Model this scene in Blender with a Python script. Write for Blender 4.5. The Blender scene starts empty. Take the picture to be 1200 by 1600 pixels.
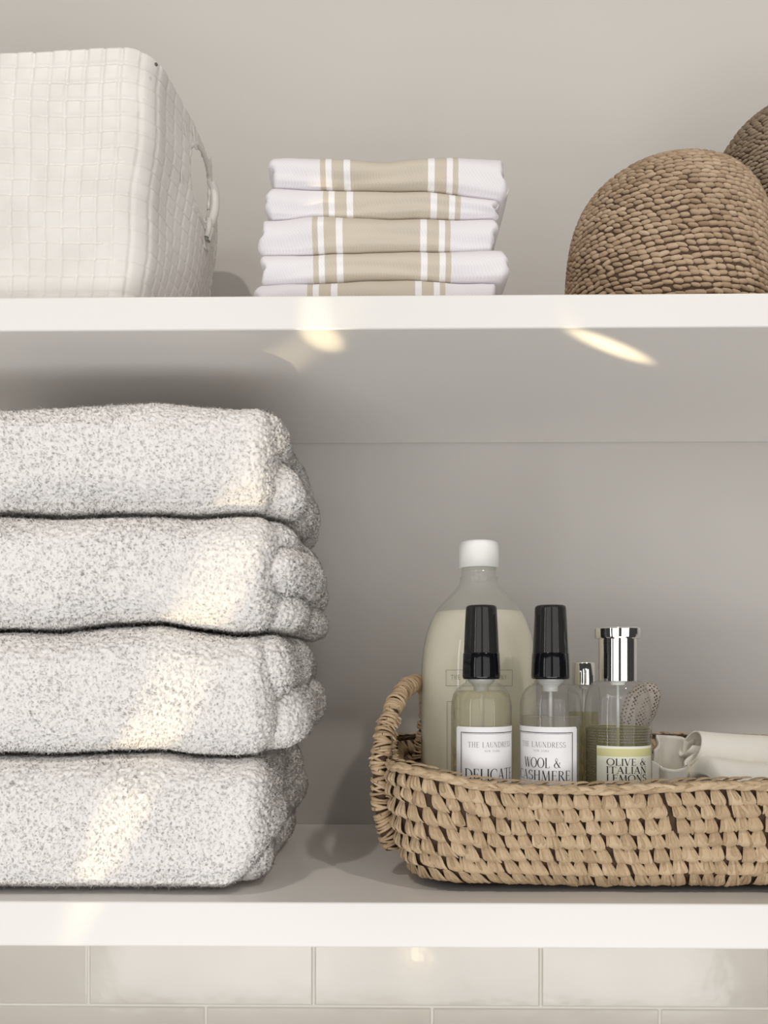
import bpy, math, random
import numpy as np
from mathutils import Vector, Matrix
rng = np.random.default_rng(7); random.seed(7)
PI = math.pi
C = bpy.context.scene.collection
sc = bpy.context.scene
sc.cycles.diffuse_bounces = 10; sc.cycles.max_bounces = 16; sc.cycles.transparent_max_bounces = 24

# ------------------------------------------------------------------ camera
F = 1250.0; CX, CY = 600.0, 1045.0; YAW = math.radians(0.75); CAMY = -0.89
cam_d = bpy.data.cameras.new('camera'); cam = bpy.data.objects.new('camera', cam_d); C.objects.link(cam)
cam.location = (0, CAMY, 0); cam.rotation_euler = (PI/2, 0, YAW)
cam_d.sensor_width = 36; cam_d.lens = F*36/1600; cam_d.shift_y = (CY-800)/1600; cam_d.clip_start = 0.02
sc.camera = cam

def P(px, py, d):
    a = (px-CX)/F; c = (CY-py)/F
    dx = a*math.cos(YAW)-math.sin(YAW); dy = a*math.sin(YAW)+math.cos(YAW)
    return (dx/dy*d, CAMY+d, c/dy*d)
def X(px, d): return P(px, 800, d)[0]
def Z(py, d, px=600): return P(px, py, d)[2]

# ------------------------------------------------------------------ light
sc.view_settings.view_transform = 'Standard'; sc.view_settings.look = 'None'
sc.view_settings.exposure = 0.0; sc.view_settings.gamma = 1.0; sc.view_settings.use_curve_mapping = False
w = bpy.data.worlds.new('world'); sc.world = w; w.use_nodes = True
bg = w.node_tree.nodes['Background']; bg.inputs[0].default_value = (1.0, 0.975, 0.95, 1); bg.inputs[1].default_value = 0.05

def aim(o, target): o.rotation_euler = (Vector(target)-o.location).to_track_quat('-Z', 'Y').to_euler()
def area(name, loc, target, sx, sy, power, col):
    l = bpy.data.lights.new(name, 'AREA'); l.shape = 'RECTANGLE'; l.size = sx; l.size_y = sy; l.energy = power; l.color = col
    o = bpy.data.objects.new(name, l); C.objects.link(o); o.location = loc; aim(o, target); return o
def point(name, loc, power, r, col):
    l = bpy.data.lights.new(name, 'POINT'); l.energy = power; l.shadow_soft_size = r; l.color = col
    o = bpy.data.objects.new(name, l); C.objects.link(o); o.location = loc; return o
def beam(name, loc, target, power, ang, col, stretch, long_axis, r=0.004):
    l = bpy.data.lights.new(name, 'SPOT'); l.energy = power; l.spot_size = math.radians(ang); l.spot_blend = 1.0
    l.color = col; l.shadow_soft_size = r
    o = bpy.data.objects.new(name, l); C.objects.link(o)
    z = (Vector(loc)-Vector(target)).normalized(); y = Vector(long_axis); y = (y-z*y.dot(z)).normalized(); x = y.cross(z)
    o.matrix_world = Matrix.Translation(loc) @ Matrix((x, y, z)).transposed().to_4x4() @ Matrix.Diagonal((stretch, 1, 1, 1)); return o
for xw in (-1.40, 1.46):        # unseen fill panels behind the camera; the gap gives chrome a dark band
    area('added_area_light', (xw, -3.3, 0.05), (xw, 0, 0.05), 2.2, 3.5, 29, (1.0, 0.985, 0.965))
area('added_area_light', (0.05, -1.95, -1.15), (0.05, -0.1, 0.20), 2.2, 0.6, 20, (1.0, 0.99, 0.975))  # low added fill, tilted up to brighten the niche and shelf underside
area('added_area_light', (-1.25, -1.45, 0.05), (0.1, -0.2, -0.05), 0.10, 1.6, 2.6, (1.0, 1.0, 1.0))  # narrow added strip, puts bright streaks on bottles and caps
area('added_area_light', (1.30, -1.55, 0.05), (0.1, -0.2, -0.05), 0.06, 1.6, 1.4, (1.0, 1.0, 1.0))  # thinner added strip for streaks from the other side
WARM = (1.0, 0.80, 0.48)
point('ceiling_downlight', (-0.50, -1.28, 1.28), 22.0, 0.035, (1.0, 0.93, 0.85))
point('ceiling_downlight', (0.72, -1.28, 1.28), 22.0, 0.035, (1.0, 0.93, 0.85))
# added spots below, standing in for warm streaks of reflected light
beam('reflection_spot', (-0.10, -0.80, -0.75), P(290, 1020, 0.6), 17, 27, WARM, 0.11, (0.40, 0, 0.92))
beam('reflection_spot', (0.17, -0.62, -0.6), P(955, 541, 0.625), 60, 8, WARM, 0.16, (0.075, 0.062, 0))
beam('reflection_spot', (-0.08, -0.62, -0.6), P(503, 520, 0.605), 34, 4.4, WARM, 0.5, (0.3, 1, 0))
beam('reflection_spot', (0.05, -0.8, -0.6), P(650, 1565, 0.89), 0.25, 16, WARM, 0.5, (0.2, 0, 1))

# ------------------------------------------------------------------ materials
def mat(name, col=(0.8, 0.8, 0.8), rough=0.5, metal=0.0, spec=0.5, sheen=0.0):
    m = bpy.data.materials.new(name); m.use_nodes = True
    b = m.node_tree.nodes['Principled BSDF']
    b.inputs['Base Color'].default_value = (*col, 1); b.inputs['Roughness'].default_value = rough
    b.inputs['Metallic'].default_value = metal; b.inputs['Specular IOR Level'].default_value = spec
    b.inputs['Sheen Weight'].default_value = sheen
    return m
def nodes(m): return m.node_tree.nodes, m.node_tree.links, m.node_tree.nodes['Principled BSDF']
def add_noise(m, c1, c2, scale, detail=4, lo=0.35, hi=0.65, bump=0.0, bscale=None, bdist=0.001, stretch=(1, 1, 1)):
    n, l, b = nodes(m)
    tc = n.new('ShaderNodeTexCoord'); mp = n.new('ShaderNodeMapping'); mp.inputs['Scale'].default_value = stretch
    l.new(tc.outputs['Object'], mp.inputs[0])
    nz = n.new('ShaderNodeTexNoise'); nz.inputs['Scale'].default_value = scale; nz.inputs['Detail'].default_value = detail
    l.new(mp.outputs[0], nz.inputs['Vector'])
    r = n.new('ShaderNodeValToRGB'); r.color_ramp.elements[0].position = lo; r.color_ramp.elements[1].position = hi
    r.color_ramp.elements[0].color = (*c1, 1); r.color_ramp.elements[1].color = (*c2, 1)
    l.new(nz.outputs['Fac'], r.inputs[0]); l.new(r.outputs[0], b.inputs['Base Color'])
    if bump:
        nb = n.new('ShaderNodeTexNoise'); nb.inputs['Scale'].default_value = bscale or scale; nb.inputs['Detail'].default_value = 5
        l.new(mp.outputs[0], nb.inputs['Vector'])
        bp = n.new('ShaderNodeBump'); bp.inputs['Strength'].default_value = bump; bp.inputs['Distance'].default_value = bdist
        l.new(nb.outputs['Fac'], bp.inputs['Height']); l.new(bp.outputs[0], b.inputs['Normal'])
    return m
M = {}
M['wall'] = add_noise(mat('wall_paint', rough=0.6), (0.565, 0.54, 0.51), (0.58, 0.555, 0.525), 3, 2, bump=0.05, bscale=400)
M['shelf'] = add_noise(mat('shelf_gloss_paint', rough=0.22), (0.82, 0.80, 0.775), (0.83, 0.81, 0.785), 4, 2)
def terry_mat():
    m = bpy.data.materials.new('white_terry'); m.use_nodes = True; n = m.node_tree.nodes; l = m.node_tree.links; n.clear()
    out = n.new('ShaderNodeOutputMaterial'); d = n.new('ShaderNodeBsdfDiffuse'); t = n.new('ShaderNodeBsdfTranslucent'); mx = n.new('ShaderNodeMixShader')
    at = n.new('ShaderNodeAttribute'); at.attribute_name = 'pile'; l.new(at.outputs['Vector'], d.inputs['Normal'])
    for q in (d, t): q.inputs[0].default_value = (0.83, 0.81, 0.79, 1)
    ta = n.new('ShaderNodeAttribute'); ta.attribute_name = 'thin'; l.new(ta.outputs['Fac'], mx.inputs[0]); l.new(d.outputs[0], mx.inputs[1]); l.new(t.outputs[0], mx.inputs[2]); l.new(mx.outputs[0], out.inputs[0]); return m
M['terry'] = terry_mat()
M['weave'] = add_noise(mat('white_plastic_strip', rough=0.42), (0.72, 0.695, 0.66), (0.77, 0.75, 0.715), 45, 2)
M['glossblack'] = mat('black_plastic', (0.004, 0.004, 0.006), 0.12)
M['whiteplastic'] = mat('white_plastic', (0.86, 0.86, 0.84), 0.35)
M['chrome'] = mat('chrome', (0.86, 0.85, 0.83), 0.06, 1.0)
M['label'] = mat('label_paper', (0.80, 0.79, 0.80), 0.4)
M['label_cream'] = mat('cream_label_paper', (0.74, 0.73, 0.62), 0.4)
M['yellow'] = mat('yellow_print', (0.56, 0.53, 0.26), 0.45)
M['ink'] = mat('black_ink', (0.012, 0.012, 0.015), 0.5)
M['greyink'] = mat('grey_ink', (0.24, 0.23, 0.24), 0.5)
M['paleink'] = mat('pale_grey_ink', (0.07, 0.07, 0.06), 0.5)
M['cloth'] = add_noise(mat('cream_cotton', rough=0.9, spec=0.15), (0.84, 0.81, 0.75), (0.87, 0.845, 0.78), 60, 3, bump=0.15, bscale=900)
M['pin'] = mat('dull_rivet', (0.12, 0.11, 0.10), 0.5)
M['wick'] = mat('dip_tube', (0.55, 0.55, 0.53), 0.3)

def tone_mat(name, dark, mid, light, rough=0.75, bump=0.3, bscale=500, stretch=(1, 1, 1)):
    m = mat(name, rough=rough, spec=0.25); n, l, b = nodes(m)
    at = n.new('ShaderNodeAttribute'); at.attribute_name = 'tone'
    r = n.new('ShaderNodeValToRGB'); r.color_ramp.elements[0].color = (*dark, 1); r.color_ramp.elements[1].color = (*light, 1)
    e = r.color_ramp.elements.new(0.5); e.color = (*mid, 1)
    l.new(at.outputs['Fac'], r.inputs[0]); l.new(r.outputs[0], b.inputs['Base Color'])
    tc = n.new('ShaderNodeTexCoord'); mp = n.new('ShaderNodeMapping'); mp.inputs['Scale'].default_value = stretch
    l.new(tc.outputs['Object'], mp.inputs[0])
    nb = n.new('ShaderNodeTexNoise'); nb.inputs['Scale'].default_value = bscale; nb.inputs['Detail'].default_value = 3
    l.new(mp.outputs[0], nb.inputs['Vector'])
    bp = n.new('ShaderNodeBump'); bp.inputs['Strength'].default_value = bump; bp.inputs['Distance'].default_value = 0.0006
    l.new(nb.outputs['Fac'], bp.inputs['Height']); l.new(bp.outputs[0], b.inputs['Normal'])
    return m
M['raffia'] = tone_mat('natural_raffia', (0.33, 0.225, 0.135), (0.49, 0.36, 0.225), (0.63, 0.49, 0.33), 0.6, 0.8, 900, (1, 1, 0.18))
M['raffia_core'] = mat('raffia_core', (0.08, 0.042, 0.025), 0.9)
M['knit'] = tone_mat('tan_knit_cord', (0.30, 0.205, 0.13), (0.44, 0.32, 0.215), (0.54, 0.41, 0.29), 0.85, 0.35, 700)
M['knit_core'] = mat('knit_core', (0.10, 0.06, 0.038), 0.95)
M['knit2'] = tone_mat('olive_brown_knit_cord', (0.21, 0.155, 0.105), (0.31, 0.235, 0.165), (0.38, 0.295, 0.21), 0.85, 0.35, 700)

def clear_mat(name, tint, edge, dif=None, dfac=0.0, ior=1.45, rough=0.02):
    """see-through shell: tinted transparent, darker where you look along the wall, with a fresnel sheen"""
    m = bpy.data.materials.new(name); m.use_nodes = True; n = m.node_tree.nodes; l = m.node_tree.links; n.clear()
    out = n.new('ShaderNodeOutputMaterial'); tr = n.new('ShaderNodeBsdfTransparent'); gl = n.new('ShaderNodeBsdfGlossy')
    gl.inputs['Roughness'].default_value = rough; gl.inputs['Color'].default_value = (1, 1, 1, 1)
    lw = n.new('ShaderNodeLayerWeight'); lw.inputs['Blend'].default_value = 0.35
    pw = n.new('ShaderNodeMath'); pw.operation = 'POWER'; pw.inputs[1].default_value = 2.2; l.new(lw.outputs['Facing'], pw.inputs[0])
    mx = n.new('ShaderNodeMixRGB'); mx.inputs[1].default_value = (*tint, 1); mx.inputs[2].default_value = (*edge, 1)
    l.new(pw.outputs[0], mx.inputs[0]); l.new(mx.outputs[0], tr.inputs[0])
    last = tr
    if dif:
        d = n.new('ShaderNodeBsdfDiffuse'); d.inputs[0].default_value = (*dif, 1)
        tl = n.new('ShaderNodeBsdfTranslucent'); tl.inputs[0].default_value = (*dif, 1)
        a = n.new('ShaderNodeMixShader'); a.inputs[0].default_value = 0.35; l.new(d.outputs[0], a.inputs[1]); l.new(tl.outputs[0], a.inputs[2])
        ms = n.new('ShaderNodeMixShader'); ms.inputs[0].default_value = dfac; l.new(tr.outputs[0], ms.inputs[1]); l.new(a.outputs[0], ms.inputs[2]); last = ms
    p5 = n.new('ShaderNodeMath'); p5.operation = 'POWER'; p5.inputs[1].default_value = 5.0; lf = n.new('ShaderNodeLayerWeight'); lf.inputs['Blend'].default_value = 0.5; l.new(lf.outputs['Facing'], p5.inputs[0])
    fr = n.new('ShaderNodeMath'); fr.operation = 'MULTIPLY_ADD'; f0_ = ((ior-1)/(ior+1))**2; fr.inputs[1].default_value = 0.75*(1-f0_); fr.inputs[2].default_value = f0_; l.new(p5.outputs[0], fr.inputs[0])
    m2 = n.new('ShaderNodeMixShader'); l.new(fr.outputs[0], m2.inputs[0]); l.new(last.outputs[0], m2.inputs[1]); l.new(gl.outputs[0], m2.inputs[2])
    l.new(m2.outputs[0], out.inputs[0]); return m
M['glass'] = clear_mat('clear_bottle', (0.985, 0.985, 0.98), (0.50, 0.50, 0.47), (0.8, 0.8, 0.78), 0.05)
M['milky'] = clear_mat('milky_detergent', (0.92, 0.92, 0.86), (0.85, 0.85, 0.78), (0.98, 0.95, 0.82), 0.92, 1.05, 0.3)
M['frost'] = clear_mat('cloudy_bottle', (0.97, 0.97, 0.965), (0.70, 0.70, 0.68), (0.8, 0.8, 0.76), 0.16)
M['pale_liquid'] = clear_mat('pale_yellow_liquid', (0.90, 0.88, 0.76), (0.72, 0.69, 0.52), (0.76, 0.73, 0.58), 0.30, 1.1, 0.1)
M['clear_liquid'] = clear_mat('clear_liquid', (0.93, 0.92, 0.88), (0.78, 0.77, 0.70), (0.8, 0.78, 0.72), 0.15, 1.1, 0.1)
M['olive_liquid'] = clear_mat('olive_yellow_liquid', (0.80, 0.77, 0.50), (0.42, 0.38, 0.16), (0.58, 0.54, 0.30), 0.25, 1.1, 0.1)
M['smoke'] = clear_mat('smoked_plastic', (0.13, 0.12, 0.115), (0.03, 0.03, 0.03), (0.12, 0.115, 0.11), 0.3)

# ------------------------------------------------------------------ mesh helpers
def mk(name, V, F4, m, parent=None, smooth=True, tone=None, F3=None, loc=None):
    V = np.asarray(V, dtype=np.float32).reshape(-1, 3)
    if loc is not None: V = V - np.asarray(loc, dtype=np.float32)
    me = bpy.data.meshes.new(name)
    F4 = np.asarray(F4 if F4 is not None else [], dtype=np.int32).reshape(-1, 4)
    F3 = np.asarray(F3 if F3 is not None else [], dtype=np.int32).reshape(-1, 3)
    nl = F4.size+F3.size
    me.vertices.add(len(V)); me.vertices.foreach_set('co', V.ravel())
    me.loops.add(nl); me.loops.foreach_set('vertex_index', np.concatenate([F4.ravel(), F3.ravel()]))
    me.polygons.add(len(F4)+len(F3))
    st = np.concatenate([np.arange(len(F4))*4, len(F4)*4+np.arange(len(F3))*3]).astype(np.int32)
    me.polygons.foreach_set('loop_start', st)
    me.update(calc_edges=True); me.validate()
    me.polygons.foreach_set('use_smooth', np.full(len(me.polygons), smooth)); 
    if tone is not None:
        a = me.attributes.new('tone', 'FLOAT', 'POINT'); a.data.foreach_set('value', np.asarray(tone, dtype=np.float32))
    me.materials.append(m)
    o = bpy.data.objects.new(name, me); C.objects.link(o)
    if loc is not None: o.location = loc
    if parent is not None:
        o.parent = parent
        if loc is None: o.matrix_parent_inverse = Matrix.Translation(-Vector(parent.location))
        else: o.location = Vector(loc)-Vector(parent.location)
    return o
def tag(o, label=None, cat=None, group=None, kind=None):
    for k, v in (('label', label), ('category', cat), ('group', group), ('kind', kind)):
        if v: o[k] = v
    return o
def thing(name, loc, label, cat, group=None):
    o = bpy.data.objects.new(name, None); C.objects.link(o); o.location = loc; o.empty_display_size = 0.02
    return tag(o, label, cat, group)
def grid_faces(nu, nv, wu=False, off=0):
    i = np.arange(nu if wu else nu-1)[:, None]; j = np.arange(nv-1)[None, :]
    i2 = (i+1) % nu
    return (np.stack([i*nv+j, i2*nv+j, i2*nv+j+1, i*nv+j+1], -1).reshape(-1, 4)+off).astype(np.int32)
def join(parts):
    V = []; Q = []; o = 0
    for v, f in parts:
        V.append(np.asarray(v).reshape(-1, 3)); Q.append(np.asarray(f)+o); o += len(V[-1])
    return np.concatenate(V), np.concatenate(Q)
def box(x0, x1, y0, y1, z0, z1):
    V = [(x, y, z) for x in (x0, x1) for y in (y0, y1) for z in (z0, z1)]
    return np.array(V), np.array([(0, 1, 3, 2), (4, 6, 7, 5), (0, 4, 5, 1), (2, 3, 7, 6), (0, 2, 6, 4), (1, 5, 7, 3)])
def bevel(o, wd, seg=3):
    b = o.modifiers.new('bevel', 'BEVEL'); b.width = wd; b.segments = seg; b.limit_method = 'ANGLE'
def lathe(prof, c, n=64, cap=True):
    prof = np.array(prof, dtype=float)
    a = np.linspace(0, 2*PI, n, endpoint=False)
    r = prof[:, 0]; z = prof[:, 1]
    V = np.stack([c[0]+np.cos(a)[:, None]*r, c[1]+np.sin(a)[:, None]*r, np.broadcast_to(c[2]+z, (n, len(z)))], -1)
    return V.reshape(-1, 3), grid_faces(n, len(prof), True)
def tube(path, rad, n=12, closed=False):
    path = np.array(path, float); k = len(path); rad = np.broadcast_to(np.asarray(rad, float), (k,))
    t = np.gradient(path, axis=0); t /= np.linalg.norm(t, axis=1)[:, None]+1e-12
    ref = np.array([0.13, 0.3, 0.95]); u = np.cross(t, ref); u /= np.linalg.norm(u, axis=1)[:, None]; v = np.cross(t, u)
    a = np.linspace(0, 2*PI, n, endpoint=False)
    V = path[:, None]+rad[:, None, None]*(np.cos(a)[None, :, None]*u[:, None]+np.sin(a)[None, :, None]*v[:, None])
    V = np.transpose(V, (1, 0, 2)).reshape(-1, 3)
    return V, grid_faces(n, k, True)
def spline(pts, n):
    pts = np.array(pts, float); k = len(pts); t = np.linspace(0, k-1, n); out = []
    for tt in t:
        i = min(int(tt), k-2); f = tt-i
        p0 = pts[max(i-1, 0)]; p1 = pts[i]; p2 = pts[i+1]; p3 = pts[min(i+2, k-1)]
        out.append(0.5*((2*p1)+(-p0+p2)*f+(2*p0-5*p1+4*p2-p3)*f*f+(-p0+3*p1-3*p2+p3)*f**3))
    return np.array(out)
# smooth noise: sum of random sines (numpy, vectorised)
def sines(seed, k=10, lo=20, hi=60):
    r = np.random.default_rng(seed); d = r.normal(size=(k, 3)); d /= np.linalg.norm(d, axis=1)[:, None]
    d *= r.uniform(lo, hi, (k, 1)); ph = r.uniform(0, 2*PI, k)
    return lambda p: np.sin(np.asarray(p) @ d.T + ph).sum(-1)/math.sqrt(k)
def soft_box(x0, x1, y0, y1, z0, z1, r, step):
    """rounded box as quads, r = (rx, ry, rz)"""
    c = np.array([(x0+x1)/2, (y0+y1)/2, (z0+z1)/2]); h = np.array([x1-x0, y1-y0, z1-z0])/2; r = np.minimum(np.array(r, float), h*0.999)
    Vs = []; Fs = []; off = 0
    N = np.maximum(4, np.ceil(2*h/step).astype(int))
    for ax in range(3):
        a, b = [(1, 2), (2, 0), (0, 1)][ax]
        for s in (-1, 1):
            A = np.linspace(-1, 1, N[a]+1)*h[a]; B = np.linspace(-1, 1, N[b]+1)*h[b]
            p = np.zeros((N[a]+1, N[b]+1, 3)); p[..., a] = A[:, None]; p[..., b] = B[None]; p[..., ax] = s*h[ax]
            f = grid_faces(N[a]+1, N[b]+1)
            if s < 0: f = f[:, ::-1]
            Vs.append(p.reshape(-1, 3)); Fs.append(f+off); off += len(Vs[-1])
    p = np.concatenate(Vs); f = np.concatenate(Fs)
    _, idx, inv = np.unique(np.round(p*1e6).astype(np.int64), axis=0, return_index=True, return_inverse=True)
    inv = inv.ravel(); p = p[idx]; f = inv[f]
    core = np.clip(p, -(h-r), h-r); d = (p-core)/r; L = np.linalg.norm(d, axis=1)[:, None]; d = d/np.maximum(L, 1e-9)
    return core+d*r+c, f
def vnormals(V, Fq):
    a = V[Fq[:, 0]]; b = V[Fq[:, 1]]; c = V[Fq[:, 2]]; d = V[Fq[:, 3]]
    n = np.cross(c-a, d-b); N = np.zeros_like(V)
    for k in range(4): np.add.at(N, Fq[:, k], n)
    return N/np.maximum(np.linalg.norm(N, axis=1)[:, None], 1e-12), n

# ------------------------------------------------------------------ the setting
YF = -0.30                      # front of the shelves, the wall is y = 0
ZU0 = Z(514, 0.59); ZU1 = Z(461, 0.59); ZL1 = Z(1410.5, 0.59); ZL0 = Z(1481, 0.59)
ZT = Z(1575, 0.89)
v, f = box(-2.2, 2.2, 0, 0.12, ZL0-0.008, 1.6); wall = mk('wall_back', v, f, M['wall'], smooth=False); tag(wall, kind='structure')
v, f = box(-2.2, 2.2, 0.0012, 0.12, -1.0, ZL0-0.008); sub = mk('tile_grout', v, f, mat('pale_grout', (0.80, 0.77, 0.71), 0.7), wall, smooth=False)
M['tile'] = add_noise(mat('glazed_tile', rough=0.13, spec=0.6), (0.58, 0.54, 0.48), (0.64, 0.60, 0.54), 5, 2, bump=0.12, bscale=9, bdist=0.01)
tp = []
tw = X(845, 0.89)-X(490, 0.89); th = 0.127; g = 0.0022
for row in range(-1, 5):
    zt = ZT+th*(1-row)-g/2 if row >= 0 else None
    if row < 0: continue
    z1 = ZT+th-row*th; z0 = z1-th+g; z1 = min(z1, ZL0-0.010)
    if z1 <= z0: continue
    x0 = (X(490, 0.89) if row % 2 == 0 else X(675, 0.89))-7*tw
    for k in range(15): tp.append(box(x0+k*tw+g/2, x0+(k+1)*tw-g/2, 0.0, 0.013, z0, z1))
v, f = join(tp); t_o = mk('tile_panel', v, f, M['tile'], wall, smooth=False); bevel(t_o, 0.0016, 2)

v, f = box(-1.6, 1.6, YF, -0.001, ZU0, ZU1); o = mk('wall_shelf', v, f, M['shelf'], smooth=False); bevel(o, 0.0014, 3)
tag(o, 'upper white gloss shelf board carrying the woven white basket and striped towels', 'shelf')
v, f = box(-1.6, 1.6, YF, -0.001, ZL0, ZL1); o = mk('wall_shelf', v, f, M['shelf'], smooth=False); bevel(o, 0.0014, 3)
tag(o, 'lower white gloss shelf board under the fluffy towels and raffia basket', 'shelf')

M['bounce_slab'] = mat('white_bounce_slab', (0.80, 0.78, 0.75), 0.25)
v, f = box(-1.6, 1.6, -0.64, -0.001, -0.68, -0.64); o = mk('bounce_worktop_1', v, f, M['bounce_slab'], smooth=False); bevel(o, 0.002, 2); tag(o, kind='structure')  # unseen worktop slab, added to bounce light up under the shelves
v, f = box(-0.95, -0.45, -3.4, -3.36, -1.6, 0.9); o = mk('dark_panel_1', v, f, mat('dark_panel_paint', (0.02, 0.018, 0.016), 0.4), smooth=False); tag(o, kind='structure')  # unseen dark panel, added so the chrome reflects a black strip
# ------------------------------------------------------------------ fluffy towels
def pile(V, Fq, dens, length, width, keep, cell=0.0045, seed=1, pull=0.38):
    r = np.random.default_rng(seed); N, fn = vnormals(V, Fq)
    A = np.linalg.norm(fn, axis=1)/2; cen = V[Fq].mean(1); fnn = fn/np.maximum(np.linalg.norm(fn, axis=1)[:, None], 1e-12)
    A = A*keep(cen, fnn); n = int(A.sum()*dens); idx = r.choice(len(A), n, p=A/A.sum())
    u = r.random((n, 1)); w_ = r.random((n, 1)); q = Fq[idx]
    bl = lambda D: D[q[:, 0]]*(1-u)*(1-w_)+D[q[:, 1]]*u*(1-w_)+D[q[:, 2]]*u*w_+D[q[:, 3]]*(1-u)*w_
    root = bl(V); nn = bl(N); nn /= np.maximum(np.linalg.norm(nn, axis=1)[:, None], 1e-9)
    # nearest clump seed on a jittered lattice
    g0 = np.floor(root/cell).astype(np.int64); best = np.full(n, 1e9); sec = np.full(n, 1e9); bs = np.zeros((n, 3))
    for dx in (-1, 0, 1):
        for dy in (-1, 0, 1):
            for dz in (-1, 0, 1):
                c = g0+np.array([dx, dy, dz]); hsh = (c[:, 0]*73856093 ^ c[:, 1]*19349663 ^ c[:, 2]*83492791) & 0xffffff
                j = np.stack([((hsh*k) % 1009)/1009.0 for k in (7, 131, 577)], 1)
                s = (c+j)*cell; d = ((s-root)**2).sum(1); m_ = d < best; sec = np.where(m_, best, np.minimum(sec, d)); best[m_] = d[m_]; bs[m_] = s[m_]
    crack = np.clip((np.sqrt(sec)-np.sqrt(best))/(cell*0.35), 0, 1)[:, None]
    root = root-nn*0.0002
    to = bs-root; to -= nn*(to*nn).sum(1)[:, None]
    L = length*r.uniform(0.6, 1.15, (n, 1))
    flow = np.stack([sines(seed+5, 6, 40, 130)(root), sines(seed+6, 6, 40, 130)(root), sines(seed+7, 6, 40, 130)(root)], 1)
    dirv = nn*L*0.9+to*pull*1.6+flow*L*0.20+r.normal(size=(n, 3))*L*0.22+np.array([0, 0, -1])*L*0.12
    side = np.cross(nn, r.normal(size=(n, 3))); side /= np.linalg.norm(side, axis=1)[:, None]; W = width*r.uniform(0.7, 1.3, (n, 1))
    rt = root-nn*0.0006; mid = rt+nn*L*0.5+dirv*0.15; tip = rt+dirv
    Vb = np.stack([rt-side*W*.5, rt+side*W*.5, mid+side*W*.5, mid-side*W*.5, tip+side*W*.22, tip-side*W*.22], 1).reshape(-1, 3)
    b = np.arange(n)[:, None]*6
    Q = np.concatenate([b+np.array([[0, 1, 2, 3]]), b+np.array([[3, 2, 4, 5]])])
    nb_ = nn+0.28*to/cell+0.16*r.normal(size=(n, 3)); nb_ /= np.linalg.norm(nb_, axis=1)[:, None]
    return Vb, Q, np.repeat(nb_, 6, axis=0)
def clumps(V, cell=0.0042):
    """little matted curls of the terry: 0 in the cracks, 1 on the crowns"""
    q = V+0.0011*np.stack([sines(91, 8, 200, 600)(V), sines(92, 8, 200, 600)(V), sines(93, 8, 200, 600)(V)], 1)
    g0 = np.floor(q/cell).astype(np.int64); best = np.full(len(q), 1e9); sec = best.copy()
    for dx in (-1, 0, 1):
        for dy in (-1, 0, 1):
            for dz in (-1, 0, 1):
                c = g0+np.array([dx, dy, dz]); hsh = (c[:, 0]*73856093 ^ c[:, 1]*19349663 ^ c[:, 2]*83492791) & 0xffffff
                j = np.stack([((hsh*k) % 1009)/1009.0 for k in (7, 131, 577)], 1)
                d = (((c+j)*cell-q)**2).sum(1); m_ = d < best; sec = np.where(m_, best, np.minimum(sec, d)); best = np.where(m_, d, best)
    e = np.clip((np.sqrt(sec)-np.sqrt(best))/(cell*0.45), 0, 1); return 1-(1-e)**2
# boundaries between towels, as picture rows at the front plane -> heights
DT = 0.60
bx = [-120, 0, 80, 160, 240, 300, 360, 430, 500]
rows = [[625, 624, 621, 616, 613, 619, 624, 622, 640],
        [797, 796, 800, 797, 797, 801, 796, 797, 802],
        [985, 983, 985, 975, 972, 982, 990, 988, 992],
        [1184, 1184, 1185, 1180, 1178, 1186, 1188, 1182, 1180],
        [1403, 1402, 1402, 1402, 1402, 1402, 1402, 1402, 1402]]
xs = np.array([X(p, DT) for p in bx]); zs = [np.array([Z(q, DT) for q in rr]) for rr in rows]
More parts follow.
